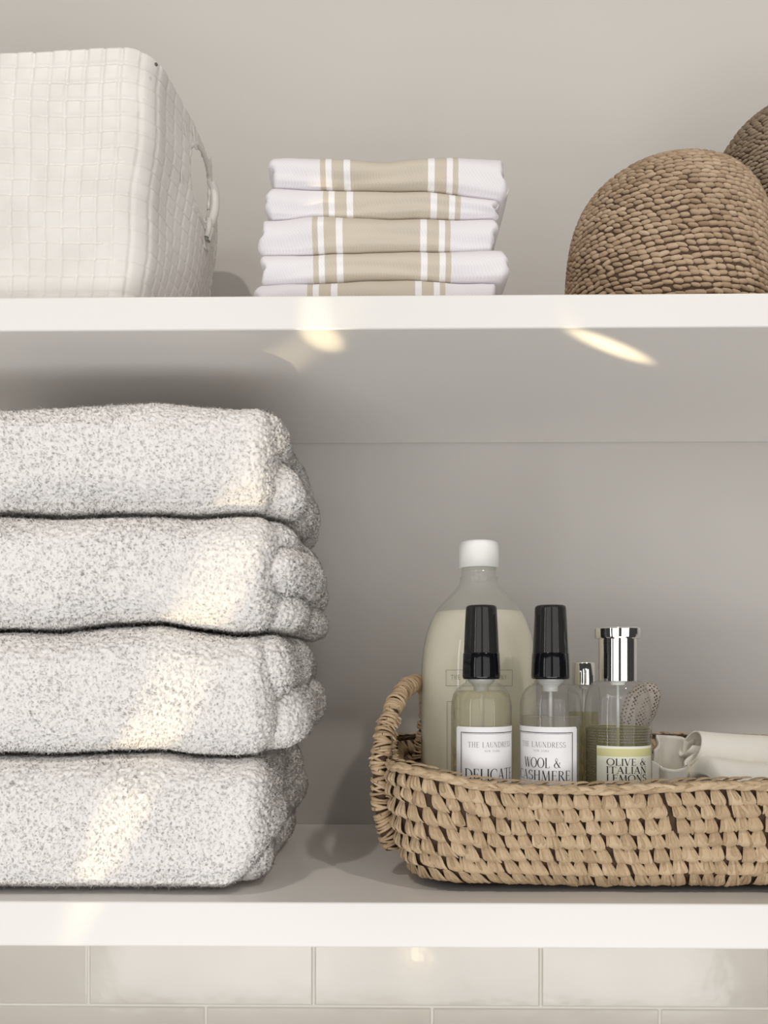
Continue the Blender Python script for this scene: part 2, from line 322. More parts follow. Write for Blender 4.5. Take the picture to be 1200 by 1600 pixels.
# (right end of each layer as picture x offset in metres, start depth) per towel
lay = [[(0.004, 0), (0.017, 0)], [(0.010, 0), (0.023, 0), (0.018, 0)],
       [(0.014, 0), (0.021, 0)], [(-0.004, 0), (0.003, 0), (-0.004, 0)]]
tl = ['topmost fluffy white towel in the stack, lit along its lower right',
      'second fluffy white towel from the top of the stack',
      'third fluffy white towel from the top, its side folds bulging right',
      'bottom fluffy white towel lying directly on the lower shelf']
XR = [X(428, DT), X(430, DT), X(424, DT), X(418, DT)]
for k in range(4):
    gap = 0.0026
    def top(x): return np.interp(x, xs, zs[k])-gap
    def bot(x): return np.interp(x, xs, zs[k+1])+gap+(0.0005 if k == 3 else 0)
    def zmap(V, a, b):     # V z in 0..1 -> between the sagging boundaries, squeezed to the band a..b
        zt = V[:, 2]*(b-a)+a
        lo_ = bot(V[:, 0]); hi_ = top(V[:, 0]); V = V.copy(); V[:, 2] = lo_+zt*(hi_-lo_); return V
    parts = []
    H = 0.092
    nzl = sines(20+k, 12, 25, 70); nzs = sines(40+k, 12, 60, 160)
    # front fold: the band that wraps round the bundle
    V, Fq = soft_box(-0.47, XR[k], -0.2965, -0.055, 0, 1, (0.026, 0.032, 0.40 if k < 3 else 0.36), 0.0)if False else soft_box(-0.40, XR[k], -0.2965, -0.055, 0, H, (0.016, 0.028, 0.034), 0.0013)
    V[:, 2] /= H
    if k == 3:   # the bottom towel's front corner draws in towards the shelf
        t_ = np.clip((0.45-V[:, 2])/0.45, 0, 1)**1.6*np.clip((V[:, 0]+0.20)/0.12, 0, 1); V[:, 0] -= 0.030*t_; 
    V = zmap(V, 0.0, 1.0); parts.append([V, Fq])
    # layer ends bulging from the right side
    L = lay[k]; n = len(L); cuts = np.linspace(0, 1, n+1)[::-1]
    for i, (dx, ys) in enumerate(L):
        a, b = cuts[i+1]-0.04*(i < n-1), cuts[i]+0.04*(i > 0)
        y0 = -0.286+0.014*((i+k) % 2); 
        V, Fq = soft_box(XR[k]-0.09, XR[k]+dx, y0, -0.035-0.02*((i+k) % 2), 0, H*(b-a), (0.018, 0.022, H*(b-a)/2*0.98), 0.0014)
        V[:, 2] /= H*(b-a)
        wob = sines(80+k*5+i, 5, 10, 24)
        V = zmap(V, a, b); wv = np.clip((V[:, 0]-XR[k]+0.02)/0.04, 0, 1)
        V[:, 2] += 0.004*wob(V)*wv*(0.3 if (k == 3 and i == n-1) or (k == 0 and i == 0) else 1)
        V[:, 0] += 0.005*wob(V*1.3+3)*wv+(0.0030*np.sin(V[:, 1]*42+i*2.1+k)-0.006*np.clip((-0.25-V[:, 1])/0.04, 0, 1))*wv
        parts.append([V, Fq])
    PV = []
    for q, (V, Fq) in enumerate(parts):
        N, _ = vnormals(V, Fq)
        side_ = 1-np.clip((V[:, 0]-XR[k])/0.02, 0, 1)
        edge = np.clip(np.minimum(top(V[:, 0])-V[:, 2], V[:, 2]-bot(V[:, 0]))/0.02, 0.15, 1)
        V = V+N*(0.0016*nzl(V)+0.0007*nzs(V))[:, None]*edge[:, None]
        if k == 3: V[:, 2] = np.maximum(V[:, 2], ZL1+0.0006)
        cl = clumps(V)*np.where(edge > 0.3, 1, 0.5)
        N2_, _ = vnormals(V, Fq); V = V+N2_*(cl*0.0017+0.00025*sines(60+k, 12, 500, 1500)(V))[:, None]
        if k == 3: V[:, 2] = np.maximum(V[:, 2], ZL1+0.0006)
        PV.append((V, Fq))
    pl = []
    for q, (V, Fq) in enumerate(PV):
        kp = (lambda c, n_: ((c[:, 0] > -0.345) & (n_[:, 1] < 0.5) & (n_[:, 0] > -0.3)).astype(float)) if q == 0 else \
             (lambda c, n_: ((c[:, 0] > XR[k]-0.015) & (n_[:, 1] < 0.55)).astype(float))
        pl.append(pile(V, Fq, 0.5e6, 0.0023, 0.0005, kp, seed=100+10*k+q))
    NRM = np.concatenate([vnormals(*q)[0] for q in PV]+[q[2] for q in pl])
    V, Fq = join(PV+[q[:2] for q in pl])
    if k == 3: V[:, 2] = np.maximum(V[:, 2], ZL1+0.0003)
    o = mk('bath_towel', V, Fq, M['terry'], loc=(XR[k]-0.19, -0.17, float(zs[k+1][4])))
    pa = o.data.attributes.new('pile', 'FLOAT_VECTOR', 'POINT'); pa.data.foreach_set('vector', NRM.astype(np.float32).ravel())
    nb0 = sum(len(q[0]) for q in PV); th_a = np.zeros(len(V)); th_a[nb0:] = 0.4; ta = o.data.attributes.new('thin', 'FLOAT', 'POINT'); ta.data.foreach_set('value', th_a.astype(np.float32))
    tag(o, tl[k], 'towel', 'stack of fluffy white towels')

# ------------------------------------------------------------------ rounded-rectangle baskets
def rrect(hw, hd, r, n):
    """n points, equal steps, round a rounded rectangle starting at its front-left, running left to right along the front; returns xy, normal, arclength"""
    pts = []; nr = []
    def seg(a, b, nn, m=400):
        t = np.linspace(0, 1, m, endpoint=False)[:, None]; pts.append(np.array(a)*(1-t)+np.array(b)*t); nr.append(np.tile(nn, (m, 1)))
    def arc(c, a0, a1, m=200):
        t = np.linspace(a0, a1, m, endpoint=False); pts.append(np.stack([c[0]+r*np.cos(t), c[1]+r*np.sin(t)], 1)); nr.append(np.stack([np.cos(t), np.sin(t)], 1))
    seg((-hw+r, -hd), (hw-r, -hd), (0, -1)); arc((hw-r, -hd+r), -PI/2, 0); seg((hw, -hd+r), (hw, hd-r), (1, 0)); arc((hw-r, hd-r), 0, PI/2)
    seg((hw-r, hd), (-hw+r, hd), (0, 1)); arc((-hw+r, hd-r), PI/2, PI); seg((-hw, hd-r), (-hw, -hd+r), (-1, 0)); arc((-hw+r, -hd+r), PI, 1.5*PI)
    p = np.concatenate(pts); q = np.concatenate(nr); pc = np.vstack([p, p[:1]]); s = np.concatenate([[0], np.cumsum(np.linalg.norm(np.diff(pc, axis=0), axis=1))])
    qc = np.vstack([q, q[:1]]); t = np.linspace(0, s[-1], n, endpoint=False)
    P2 = np.stack([np.interp(t, s, pc[:, 0]), np.interp(t, s, pc[:, 1])], 1); N2 = np.stack([np.interp(t, s, qc[:, 0]), np.interp(t, s, qc[:, 1])], 1)
    return P2, N2/np.linalg.norm(N2, axis=1)[:, None], t, s[-1]

# ---- white woven strip basket on the upper shelf
D0 = 0.61
bxr_t = X(238, D0); bxr_b = X(207, D0); zt_ = Z(70, D0); hW = 0.17; hD = 0.112
root = thing('storage_basket', (bxr_b-hW, -0.165, ZU1), 'tall white woven strip basket at the left of the upper shelf', 'basket')
cell = 0.0125; per0 = rrect(hW, hD, 0.02, 10)[3]; ncs = int(round(per0/cell/2))*2; nsu = ncs*12
p2, n2, sarc, per = rrect(hW, hD, 0.02, nsu)
Hb = zt_-ZU1; ncv = int(round(Hb/cell)); nv = ncv*12+1
vv = np.linspace(0, 1, nv)
ui = np.arange(nsu)/12.0; vi = vv*ncv
sag = 0.5*sines(3, 6, 0.3, 1.2)(np.stack(np.broadcast_arrays(ui[:, None]*0.6, vi[None]*0.6, 0*vi[None]), -1))*0.35
jit_u = sines(4, 6, 0.4, 1.6)(np.stack(np.broadcast_arrays(ui[:, None]*0.5, vi[None]*0.9, 0*vi[None]), -1))*0.12
uu = ui[:, None]+jit_u; ww = vi[None]+sag*np.clip(vi[None]/3, 0, 1)*np.clip((ncv-vi[None])/3, 0, 1)
ci = np.floor(uu).astype(int); cj = np.floor(ww).astype(int); fu = uu-ci; fv = ww-cj
hsh = ((ci*7349+cj*9151)*31 % 17)/17.0
over = ((ci+cj) % 2 == 0) ^ (hsh > 0.90)
al = np.where(over, fu, fv); ac = np.where(over, fv, fu)
hgt = 0.00125*(1-np.abs(2*al-1)**9)-0.0007*np.clip((np.abs(2*ac-1)-0.7)/0.2, 0, 1)+0.0005*(hsh-0.5)+0.00028*(2*fv-1)
def basket_pt(vf, S=1.0):
    flare = (bxr_t-bxr_b)*vf
    return flare
bulge = 0.010*np.sin(PI*np.clip(vv, 0, 1))
base = np.zeros((nsu, nv, 3)); sx = 1+((bxr_t-bxr_b)+0.0)*vv/hW; 
base[..., 0] = (bxr_b-hW)+p2[:, 0:1]*sx[None]; base[..., 1] = -0.165+p2[:, 1:2]*(1+0.03*vv[None])
base[..., 2] = ZU1+0.0005+Hb*vv[None]
side = np.clip(n2[:, 0:1], 0, 1)
ymid = np.exp(-((p2[:, 1:2]+0.01)/0.075)**2)
base[..., 0] += side*ymid*(0.016*vv[None]**0.6+0.006*np.sin(PI*vv)[None])+0.0015*side*sines(9, 8, 30, 90)(base)
base[..., 2] -= (vv[None]**3)*(0.004*np.exp(-((base[..., 0]+0.30)/0.06)**2)+0.012*side*ymid)
base[..., 0] += n2[:, 0:1]*hgt; base[..., 1] += n2[:, 1:2]*hgt
Fq = grid_faces(nsu, nv, True)
Vb = base.reshape(-1, 3)
# hand opening in the right side, below the rim
fc = Vb[Fq].mean(1); hy = (fc[:, 1]+0.178)/0.036; hz = (fc[:, 2]-(zt_-0.046))/0.028
hole = (fc[:, 0] > bxr_b-0.01) & (np.abs(hy)**2.6+np.abs(hz)**2.6 < 1)
o = mk('woven_body', Vb, Fq[~hole], M['weave'], root)
sm = o.modifiers.new('solid', 'SOLIDIFY'); sm.thickness = 0.0025; sm.offset = -1
p2b, _, _, _ = rrect(hW-0.003, hD-0.003, 0.02, 80)
rr = np.linspace(0, 1, 6); Vf = np.zeros((80, 6, 3)); Vf[..., 0] = bxr_b-hW+p2b[:, 0:1]*rr; Vf[..., 1] = -0.165+p2b[:, 1:2]*rr; Vf[..., 2] = ZU1+0.003
mk('base_panel', Vf, grid_faces(80, 6, True), M['weave'], root)
# rolled edging strips round the hand opening and the carrying grip
def hole_pt(a, rr=1.0, out=0.0):
    y = -0.178+0.036*rr*np.sign(np.cos(a))*abs(np.cos(a))**(2/2.6); z = (zt_-0.046)+0.028*rr*np.sign(np.sin(a))*abs(np.sin(a))**(2/2.6)
    vf = (z-ZU1)/Hb; yl = y+0.165; x = (bxr_b-hW)+hW*(1+(bxr_t-bxr_b)*vf/hW)+math.exp(-((yl+0.01)/0.075)**2)*(0.016*max(vf, 0)**0.6+0.006*math.sin(PI*vf))
    return (x+out, y, z)
path = [hole_pt(a, 1.0, 0.0005) for a in np.linspace(0, 2*PI, 60)]
v, f = tube(path, 0.0022+0.0006*np.sin(np.arange(60)*1.9), 8); mk('opening_edging', v, f, M['weave'], root)
hp = spline([hole_pt(0.25*PI, 1.05, 0.002), hole_pt(0.15*PI, 1.0, 0.005), hole_pt(0.0, 0.9, 0.006), hole_pt(-0.15*PI, 0.9, 0.004), hole_pt(-0.32*PI, 0.98, 0.001)], 30)
v, f = tube(hp, 0.0042, 12); hd_ = mk('carry_handle', v, f, M['weave'], root)
pr = []
for s in (-0.0032, 0.0032):
    c0 = np.array(hole_pt(-0.30*PI, 0.98, 0.001)); pr.append(tube([c0+np.array([0.002, s+0.004, 0.008]), c0+np.array([0.003, s, 0.0]), c0+np.array([0.002, s-0.006, -0.014])], [0.0025, 0.0030, 0.0022], 8))
v, f = join(pr); mk('handle_strap', v, f, M['weave'], hd_)
# loose strip ends tucked over the weave beside the opening
pr = []
for (a, rr_, dy, dz) in ((2.2, 1.12, -0.006, 0.012), (2.7, 1.25, -0.008, 0.008), (3.5, 1.3, -0.003, -0.014), (-0.9, 1.3, 0.004, -0.020), (-1.3, 1.35, 0.003, -0.018), (1.2, 1.25, 0.008, 0.010)):
    c0 = np.array(hole_pt(a, rr_, 0.0012)); V, Fx = soft_box(-0.0006, 0.0006, -0.005, 0.005, -0.009, 0.009, (0.0005, 0.002, 0.002), 0.003)
    th_ = math.atan2(dy, dz); Rm = np.array([[1, 0, 0], [0, math.cos(th_), math.sin(th_)], [0, -math.sin(th_), math.cos(th_)]]); mk('strip_end', V @ Rm.T+c0, Fx, M['weave'], root)
v, f = lathe([(0, 0.0), (0.0011, 0), (0.0011, 0.0012), (0, 0.0015)], (0, 0, 0), 12)
pz = P(240, 93, D0-0.005); v = np.stack([v[:, 0]+pz[0]+0.0005, -v[:, 2]+pz[1]+0.0055, v[:, 1]+pz[2]], 1); mk('rivet', v, f[:, ::-1], M['pin'], root)

# ---- striped tea towels
def stripe_mat():
    m = mat('striped_cotton', rough=0.9, spec=0.15); n, l, b = nodes(m)
    tc = n.new('ShaderNodeTexCoord'); sp = n.new('ShaderNodeSeparateXYZ'); l.new(tc.outputs['Object'], sp.inputs[0])
    ab = n.new('ShaderNodeMath'); ab.operation = 'ABSOLUTE'; l.new(sp.outputs[0], ab.inputs[0])
    sc_ = n.new('ShaderNodeMath'); sc_.operation = 'MULTIPLY'; sc_.inputs[1].default_value = 10; l.new(ab.outputs[0], sc_.inputs[0])
    r = n.new('ShaderNodeValToRGB'); r.color_ramp.interpolation = 'CONSTANT'
    beige = (0.60, 0.54, 0.45, 1); white = (0.80, 0.775, 0.80, 1)
    cr = r.color_ramp; cr.elements[0].position = 0; cr.elements[0].color = beige; cr.elements[1].position = 0.300; cr.elements[1].color = (0.87, 0.85, 0.86, 1)
    for p_, c_ in ((0.348, beige), (0.442, (0.87, 0.85, 0.86, 1)), (0.492, beige), (0.532, white)):
        e = cr.elements.new(p_); e.color = c_
    l.new(sc_.outputs[0], r.inputs[0])
    # fine twill lines
    wv = n.new('ShaderNodeTexWave'); wv.inputs['Scale'].default_value = 260; wv.bands_direction = 'DIAGONAL'; wv.inputs['Distortion'].default_value = 1.0; l.new(tc.outputs['Object'], wv.inputs[0])
    mx = n.new('ShaderNodeMixRGB'); mx.blend_type = 'MULTIPLY'; mx.inputs[0].default_value = 0.05
    l.new(r.outputs[0], mx.inputs[1]); l.new(wv.outputs[0], mx.inputs[2]); l.new(mx.outputs[0], b.inputs['Base Color'])
    bp = n.new('ShaderNodeBump'); bp.inputs['Strength'].default_value = 0.12; bp.inputs['Distance'].default_value = 0.0002; l.new(wv.outputs[0], bp.inputs['Height']); l.new(bp.outputs[0], b.inputs['Normal'])
    return m
M['stripe'] = stripe_mat()
DS = 0.62
pxs = [395, 450, 510, 560, 610, 660, 710, 750, 800]
rws = [[241, 238, 240, 244, 244, 241, 239, 240, 243],
       [288, 287, 286, 288, 290, 293, 298, 304, 310],
       [337, 336, 333, 334, 336, 336, 336, 336, 337],
       [392, 392, 391, 391, 389, 388, 389, 388, 389],
       [440, 439, 436, 434, 433, 433, 436, 438, 441],
       [489]*9]
sxs = np.array([X(p, DS) for p in pxs]); szs = [np.array([Z(q, DS, 600) for q in rr]) for rr in rws]; szs[5][:] = ZU1+0.0002
ext = [(420, 793, 608), (414, 782, 612), (403, 779, 596), (405, 793, 597), (399, 782, 588)]
ord_ = ['topmost', 'second from the top', 'middle', 'second from the bottom', 'bottom']
for k, (a, b, c) in enumerate(ext):
    x0, x1, xc = X(a, DS), X(b, DS), X(c, DS); H = 0.024; parts = []
    for lyr in range(2):     # two folded thicknesses, the front fold wraps both
        pass
    V, Fq = soft_box(x0, x1, -0.272, -0.10, 0, H, (0.005, 0.011, 0.0105), 0.0022)
    s_ = V[:, 2]/H; nz = sines(300+k, 8, 25, 80); nz2 = sines(320+k, 8, 90, 240)
    tz = np.interp(V[:, 0], sxs, szs[k])-0.0003; bz = np.interp(V[:, 0], sxs, szs[k+1])+0.0003
    V[:, 2] = bz+s_*(tz-bz)
    N, _ = vnormals(V, Fq); lr = np.clip(np.abs(V[:, 0]-(x0+x1)/2)/((x1-x0)/2), 0, 1)
    V[:, 1] += (0.0018*nz(V)+0.0007*nz2(V))*(N[:, 1] < -0.1)
    V[:, 0] += (0.0022*np.sin(s_*2*PI+k*1.7)+0.0015*nz(V*0.8+1))*lr**10
    # layer creases on the two ends and a long dent in the front fold
    V[:, 0] -= np.sign(V[:, 0]-(x0+x1)/2)*0.0035*np.exp(-((s_-0.5)/0.07)**2)*lr**14
    V[:, 1] += 0.0030*np.exp(-((s_-0.30-0.1*np.sin(V[:, 0]*40+k))/0.16)**2)*(N[:, 1] < -0.1)*(0.5+0.5*np.cos((V[:, 0]-xc)*14))
    V[:, 2] = np.clip(V[:, 2], bz, tz)
    o = mk('tea_towel', V, Fq, M['stripe'], loc=(xc, -0.186, float(bz.min())))
    tag(o, '%s beige striped white tea towel in the folded stack of five' % ord_[k] if k not in (1, 3) else 'beige striped white tea towel, %s of the folded stack of five' % ord_[k], 'towel', 'folded striped tea towels')

# ---- knitted domes
def knit_dome(name, cx, cy, R, H, lean, m, seed, label, rot=0.0):
    r = np.random.default_rng(seed); root = thing(name, (cx, cy, ZU1), label, 'basket', 'knitted cord baskets on the upper shelf')
    ang = np.linspace(0, PI/2, 400); e1, e2 = 2/3.6, 2/3.4
    pr_ = np.stack([R*np.cos(ang)**e1, 0.0+H*np.sin(ang)**e2], 1); pr_[:, 0] *= (1+0.03*np.sin(pr_[:, 1]/H*PI)); pr_[-1, 0] = 1e-5
    s = np.concatenate([[0], np.cumsum(np.linalg.norm(np.diff(pr_, axis=0), axis=1))])
    def surf(th, sv):
        rad = np.interp(sv, s, pr_[:, 0]); z = np.interp(sv, s, pr_[:, 1])
        wob = 1+0.012*np.sin(3*th+seed)+0.008*np.sin(5*th+z*40)
        return np.stack([cx+rad*wob*np.cos(th)+lean[0]*(z/H)**1.5, cy+rad*wob*np.sin(th)+lean[1]*(z/H)**1.5, ZU1+z], -1)
    A, B = np.meshgrid(np.linspace(0, 2*PI, 96, endpoint=False), np.linspace(0, s[-1], 50), indexing='ij')
    mk('inner_shell', surf(A, B), grid_faces(96, 50, True), M['knit_core'], root)
    rp = 0.0046; T = []; S_ = []; 
    nrow = int(s[-1]/rp)
    for j in range(nrow):
        sv = (j+0.5)*rp; rad = max(np.interp(sv, s, pr_[:, 0]), 0.003); n = max(4, int(2*PI*rad/0.0072))
        T.append((np.arange(n)+0.5*(j % 2)+r.uniform(-.12, .12, n))/n*2*PI+0.02*j); S_.append(sv+r.normal(0, 0.00035, n)+0.0004*np.sin(T[-1]*9+j))
    T = np.concatenate(T); S_ = np.clip(np.concatenate(S_), 0.0008, s[-1]-0.001); n = len(T)
    p = surf(T, S_); tu = surf(T+0.01, S_)-p; tv = surf(T, S_+0.0008)-p
    tu /= np.linalg.norm(tu, axis=1)[:, None]; nn = np.cross(tu, tv); nn /= np.linalg.norm(nn, axis=1)[:, None]; tv = np.cross(nn, tu)
    sl = r.normal(-0.42, 0.15, n); d1 = tu*np.cos(sl)[:, None]+tv*np.sin(sl)[:, None]; d2 = np.cross(nn, d1)
    la = np.linspace(0, 2*PI, 9, endpoint=False); lo = np.linspace(0, PI, 6)
    tx = np.cos(lo)[None, :]*np.ones((9, 1)); ty = np.sin(lo)[None]*np.cos(la)[:, None]; tz = np.sin(lo)[None]*np.sin(la)[:, None]
    ty = ty+0.35*np.sin(tx*2.2)          # comma-shaped lump
    sc1 = r.uniform(0.0038, 0.0051, n); sc2 = r.uniform(0.0015, 0.0023, n)
    V = p[:, None, None]+d1[:, None, None]*(tx*1)[None, ..., None]*sc1[:, None, None, None]+d2[:, None, None]*ty[None, ..., None]*sc2[:, None, None, None]+nn[:, None, None]*((tz*0.0022+0.0006)[None, ..., None])
    V[..., 2] = np.maximum(V[..., 2], ZU1+0.0004)
    f0 = grid_faces(9, 6, True); Fq = (f0[None]+(np.arange(n)*54)[:, None, None]).reshape(-1, 4)
    tone = np.repeat(np.clip(r.normal(0.5, 0.2, n)+0.1*np.sin(T*4+S_*60), 0, 1), 54)
    o = mk('knitted_cover', V, Fq[:, ::-1], m, root, tone=tone)
    return root
dk = 0.695
knit_dome('knitted_basket', X(1043, dk), CAMY+dk, 155/F*dk*0.96, 0.146, (0.0, 0.0), M['knit'], 11, 'tan knitted cord basket upturned as a dome, nearest on the upper shelf')
dk2 = 0.785
knit_dome('knitted_basket', X(1260, dk2), CAMY+dk2-0.001, 0.100, 0.262, (0.0, 0.0), M['knit2'], 12, 'darker knitted cord dome at the right edge, behind the tan one')

# ---- raffia basket on the lower shelf
ZR = Z(1236, 0.595)
xl_b = X(652, 0.61); xl_t = X(612, 0.62); bw = 0.175; bcx = xl_b+bw; bcy = -0.165; bd_b = 0.105; bd_t = 0.118
bask = thing('raffia_basket', (bcx, bcy, ZL1), 'natural crocheted raffia basket with a looped side handle, holding bottles', 'basket')
NP = 2400
rb2, rbn, rbs, rper = rrect(bw, bd_b, 0.035, NP)
ftop = (xl_b-xl_t)
def rsurf(sfrac, v):
    """point on the wall: sfrac 0..1 round, v 0..1 up"""
    x = np.interp(sfrac % 1, np.linspace(0, 1, NP+1), np.append(rb2[:, 0], rb2[0, 0])); y = np.interp(sfrac % 1, np.linspace(0, 1, NP+1), np.append(rb2[:, 1], rb2[0, 1]))
    fl = np.sin(np.clip(v, 0, 1)*PI/2)**0.75
    sc_x = 1+(ftop/bw)*fl; sc_y = 1+((bd_t-bd_b)/bd_b)*fl
    base_in = 0.93+0.07*np.clip(v/0.18, 0, 1)**0.5
    X_ = bcx+x*sc_x*base_in; Y_ = bcy+y*sc_y*base_in
    h0 = ZR-ZL1
    corner = np.exp(-((x+bw)/0.045)**2)          # rim lifts at the left end, and along the back
    back = np.clip((y+0.02)/0.1, 0, 1)
    hh = h0+0.012*corner*np.clip(1-back, 0, 1)+0.016*back+0.0015*np.sin(x*30)+0.002*np.clip((x+0.02)/0.2, 0, 1)
    return np.stack([X_, Y_, ZL1+0.0035+(hh-0.004)*v], -1)
def frame(sf, v):
    p = rsurf(sf, v); a = rsurf(sf+0.001, v)-p; b = rsurf(sf, v+0.01)-p
    a /= np.linalg.norm(a, axis=-1)[..., None]; n = np.cross(a, b); n /= np.linalg.norm(n, axis=-1)[..., None]; return p, a, np.cross(n, a), n
A, B = np.meshgrid(np.linspace(0, 1, 300, endpoint=False), np.linspace(0, 1, 16), indexing='ij')
Vw = rsurf(A, B); o = mk('basket_wall', Vw, grid_faces(300, 16, True), M['raffia_core'], bask)
s_ = o.modifiers.new('solid', 'SOLIDIFY'); s_.thickness = 0.004; s_.offset = -1
rr = np.linspace(0, 1, 8)[None, :, None]; edge = rsurf(np.linspace(0, 1, 200, endpoint=False), np.zeros(200))[:, None]; cen = np.array([bcx, bcy, ZL1+0.0035])
mk('basket_floor', cen*(1-rr)+edge*rr+np.array([0, 0, 0.0015]), grid_faces(200, 8, True), M['raffia_core'], bask)

def petals(P0, tdir, down, nrm, L, W, off, slant, bulge, r, nb=5, na=8, base_out=0.001, shape='petal', tn=0.16):
    n = len(P0); a = np.linspace(0, 1, na)[None, :, None]; b = np.linspace(-1, 1, nb)[None, None, :]
    if shape == 'petal': wa = (0.32+0.68*np.sin(np.clip(a, 0, 1)**0.9*PI*0.62))*np.sqrt(np.clip(1-np.clip((a-0.78)/0.24, 0, 1)**2.2, 0.0, 1))
    else: wa = np.sin(PI*(0.06+0.88*a))**0.6
    L = L[:, None, None]; W = W[:, None, None]; off = off[:, None, None]; slant = slant[:, None, None]; bulge = bulge[:, None, None]
    ct = off+slant*a*L+wa*b*W; cd = a*L+0*b; ridge = 0.00022*np.cos(b*PI*2.5)
    cn = base_out+bulge*np.sin(PI*np.clip(a*0.93+0.03, 0, 1)**(1.7 if shape == 'petal' else 1.0))**0.8-0.0011*(b**2)*wa+ridge
    V = P0[:, None, None]+tdir[:, None, None]*ct[..., None]+down[:, None, None]*cd[..., None]+nrm[:, None, None]*cn[..., None]
    f0 = grid_faces(na, nb); Fq = (f0[None]+(np.arange(n)*na*nb)[:, None, None]).reshape(-1, 4)
    tone = np.repeat(np.clip(r.normal(0.52, tn, n), 0, 1), na*nb)+np.tile(r.normal(0, 0.05, na*nb), n)
    return V.reshape(-1, 3), Fq, np.clip(tone, 0, 1)
NR = 7; r = np.random.default_rng(5)
def stitch_rows(inner=False):
    Vs = []; Qs = []; Ts = []; off_ = 0
    for j in range(NR):
        vtop = 1.0-(j-0.15)/NR*1.0; ns = int(rper*1.06/0.0108)
        sf = (np.arange(ns)+0.37*j+r.normal(0, 0.04, ns))/ns; vt = np.clip(vtop-0.01+r.normal(0, 0.006, ns)+0.010*np.sin(sf*60+j), 0, 0.985)
        for st in range(4):
            p, t, u, nn = frame(sf, vt)
            big_ = st == 0
            if inner: nn = -nn; p = p+nn*0.0045
            q, _, _, _ = frame(sf, np.clip(vt-0.15, -0.03, 1)); dn = q-rsurf(sf, vt); dn /= np.linalg.norm(dn, axis=1)[:, None]
            o4 = (st-1.5)
            L = r.uniform(0.0138, 0.0150, ns) if big_ else r.uniform(0.0115, 0.0145, ns)
            if st == 0: slb = 0.20+r.normal(0, 0.11, ns)
            sl = slb+(0 if big_ else (st-2)*0.15+r.normal(0, 0.10, ns))
            if inner: sl = -sl
            V, Q, T = petals(p+u[:, :]*0.0015, t, dn, nn, L, r.uniform(0.0053, 0.0060, ns) if big_ else r.uniform(0.0012, 0.0022, ns), r.normal(0, 0.0003, ns) if big_ else (st-2)*0.0021+r.normal(0, 0.0005, ns), sl, r.uniform(0.0042, 0.0052, ns) if big_ else r.uniform(0.0046, 0.0060, ns), r, nb=5, na=7)
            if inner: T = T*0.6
            Vs.append(V); Qs.append(Q+off_); Ts.append(T); off_ += len(V)
    V = np.concatenate(Vs); V[:, 2] = np.maximum(V[:, 2], ZL1+0.0006)
    return V, np.concatenate(Qs), np.concatenate(Ts)
V, Q, T = stitch_rows(); mk('crochet_rows', V, Q, M['raffia'], bask, tone=T)
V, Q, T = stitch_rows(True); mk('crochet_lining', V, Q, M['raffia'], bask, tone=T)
# plaited rim
Vs = []; Qs = []; Ts = []; off_ = 0; ns = int(rper*1.06/0.0098)
for lay_ in range(2):
    for st in range(3):
        sf = (np.arange(ns)+0.5*lay_+r.normal(0, 0.08, ns))/ns; p, t, u, nn = frame(sf, np.full(ns, 1.0))
        sg = 1 if lay_ == 0 else -1
        dirv = t+nn*0.0+u*0.16*sg; dirv /= np.linalg.norm(dirv, axis=1)[:, None]
        wd = np.cross(dirv, nn if lay_ == 0 else (nn+u*0.7)); wd /= np.linalg.norm(wd, axis=1)[:, None]
        nrm = np.cross(wd, dirv); 
        P0 = p-t*0.008+u*(0.0018*(-sg)+0.001+0.0009*(st-1))+nn*(0.0012 if lay_ == 0 else 0.0005)
        V, Q, T = petals(P0, wd, dirv, nrm if (nrm*nn).sum() > 0 else -nrm, r.uniform(0.014, 0.018, ns), r.uniform(0.0013, 0.0022, ns), (st-1)*0.0012+r.normal(0, .0003, ns), r.normal(0, 0.07, ns), r.uniform(0.0022, 0.0036, ns), r, nb=5, na=8, shape='leaf')
        Vs.append(V); Qs.append(Q+off_); Ts.append(np.clip(T+0.05, 0, 1)); off_ += len(V)
        if st == 1:
            P0 = p-t*0.008+u*0.003-nn*0.001; V, Q, T = petals(P0, nn, dirv, u, r.uniform(0.014, 0.018, ns), np.full(ns, 0.0032), np.full(ns, -0.001+0.002*lay_), r.normal(0, 0.07, ns), np.full(ns, 0.002), r, shape='leaf'); Vs.append(V); Qs.append(Q+off_); Ts.append(T); off_ += len(V)
mk('plaited_rim', np.concatenate(Vs), np.concatenate(Qs), M['raffia'], bask, tone=np.concatenate(Ts))
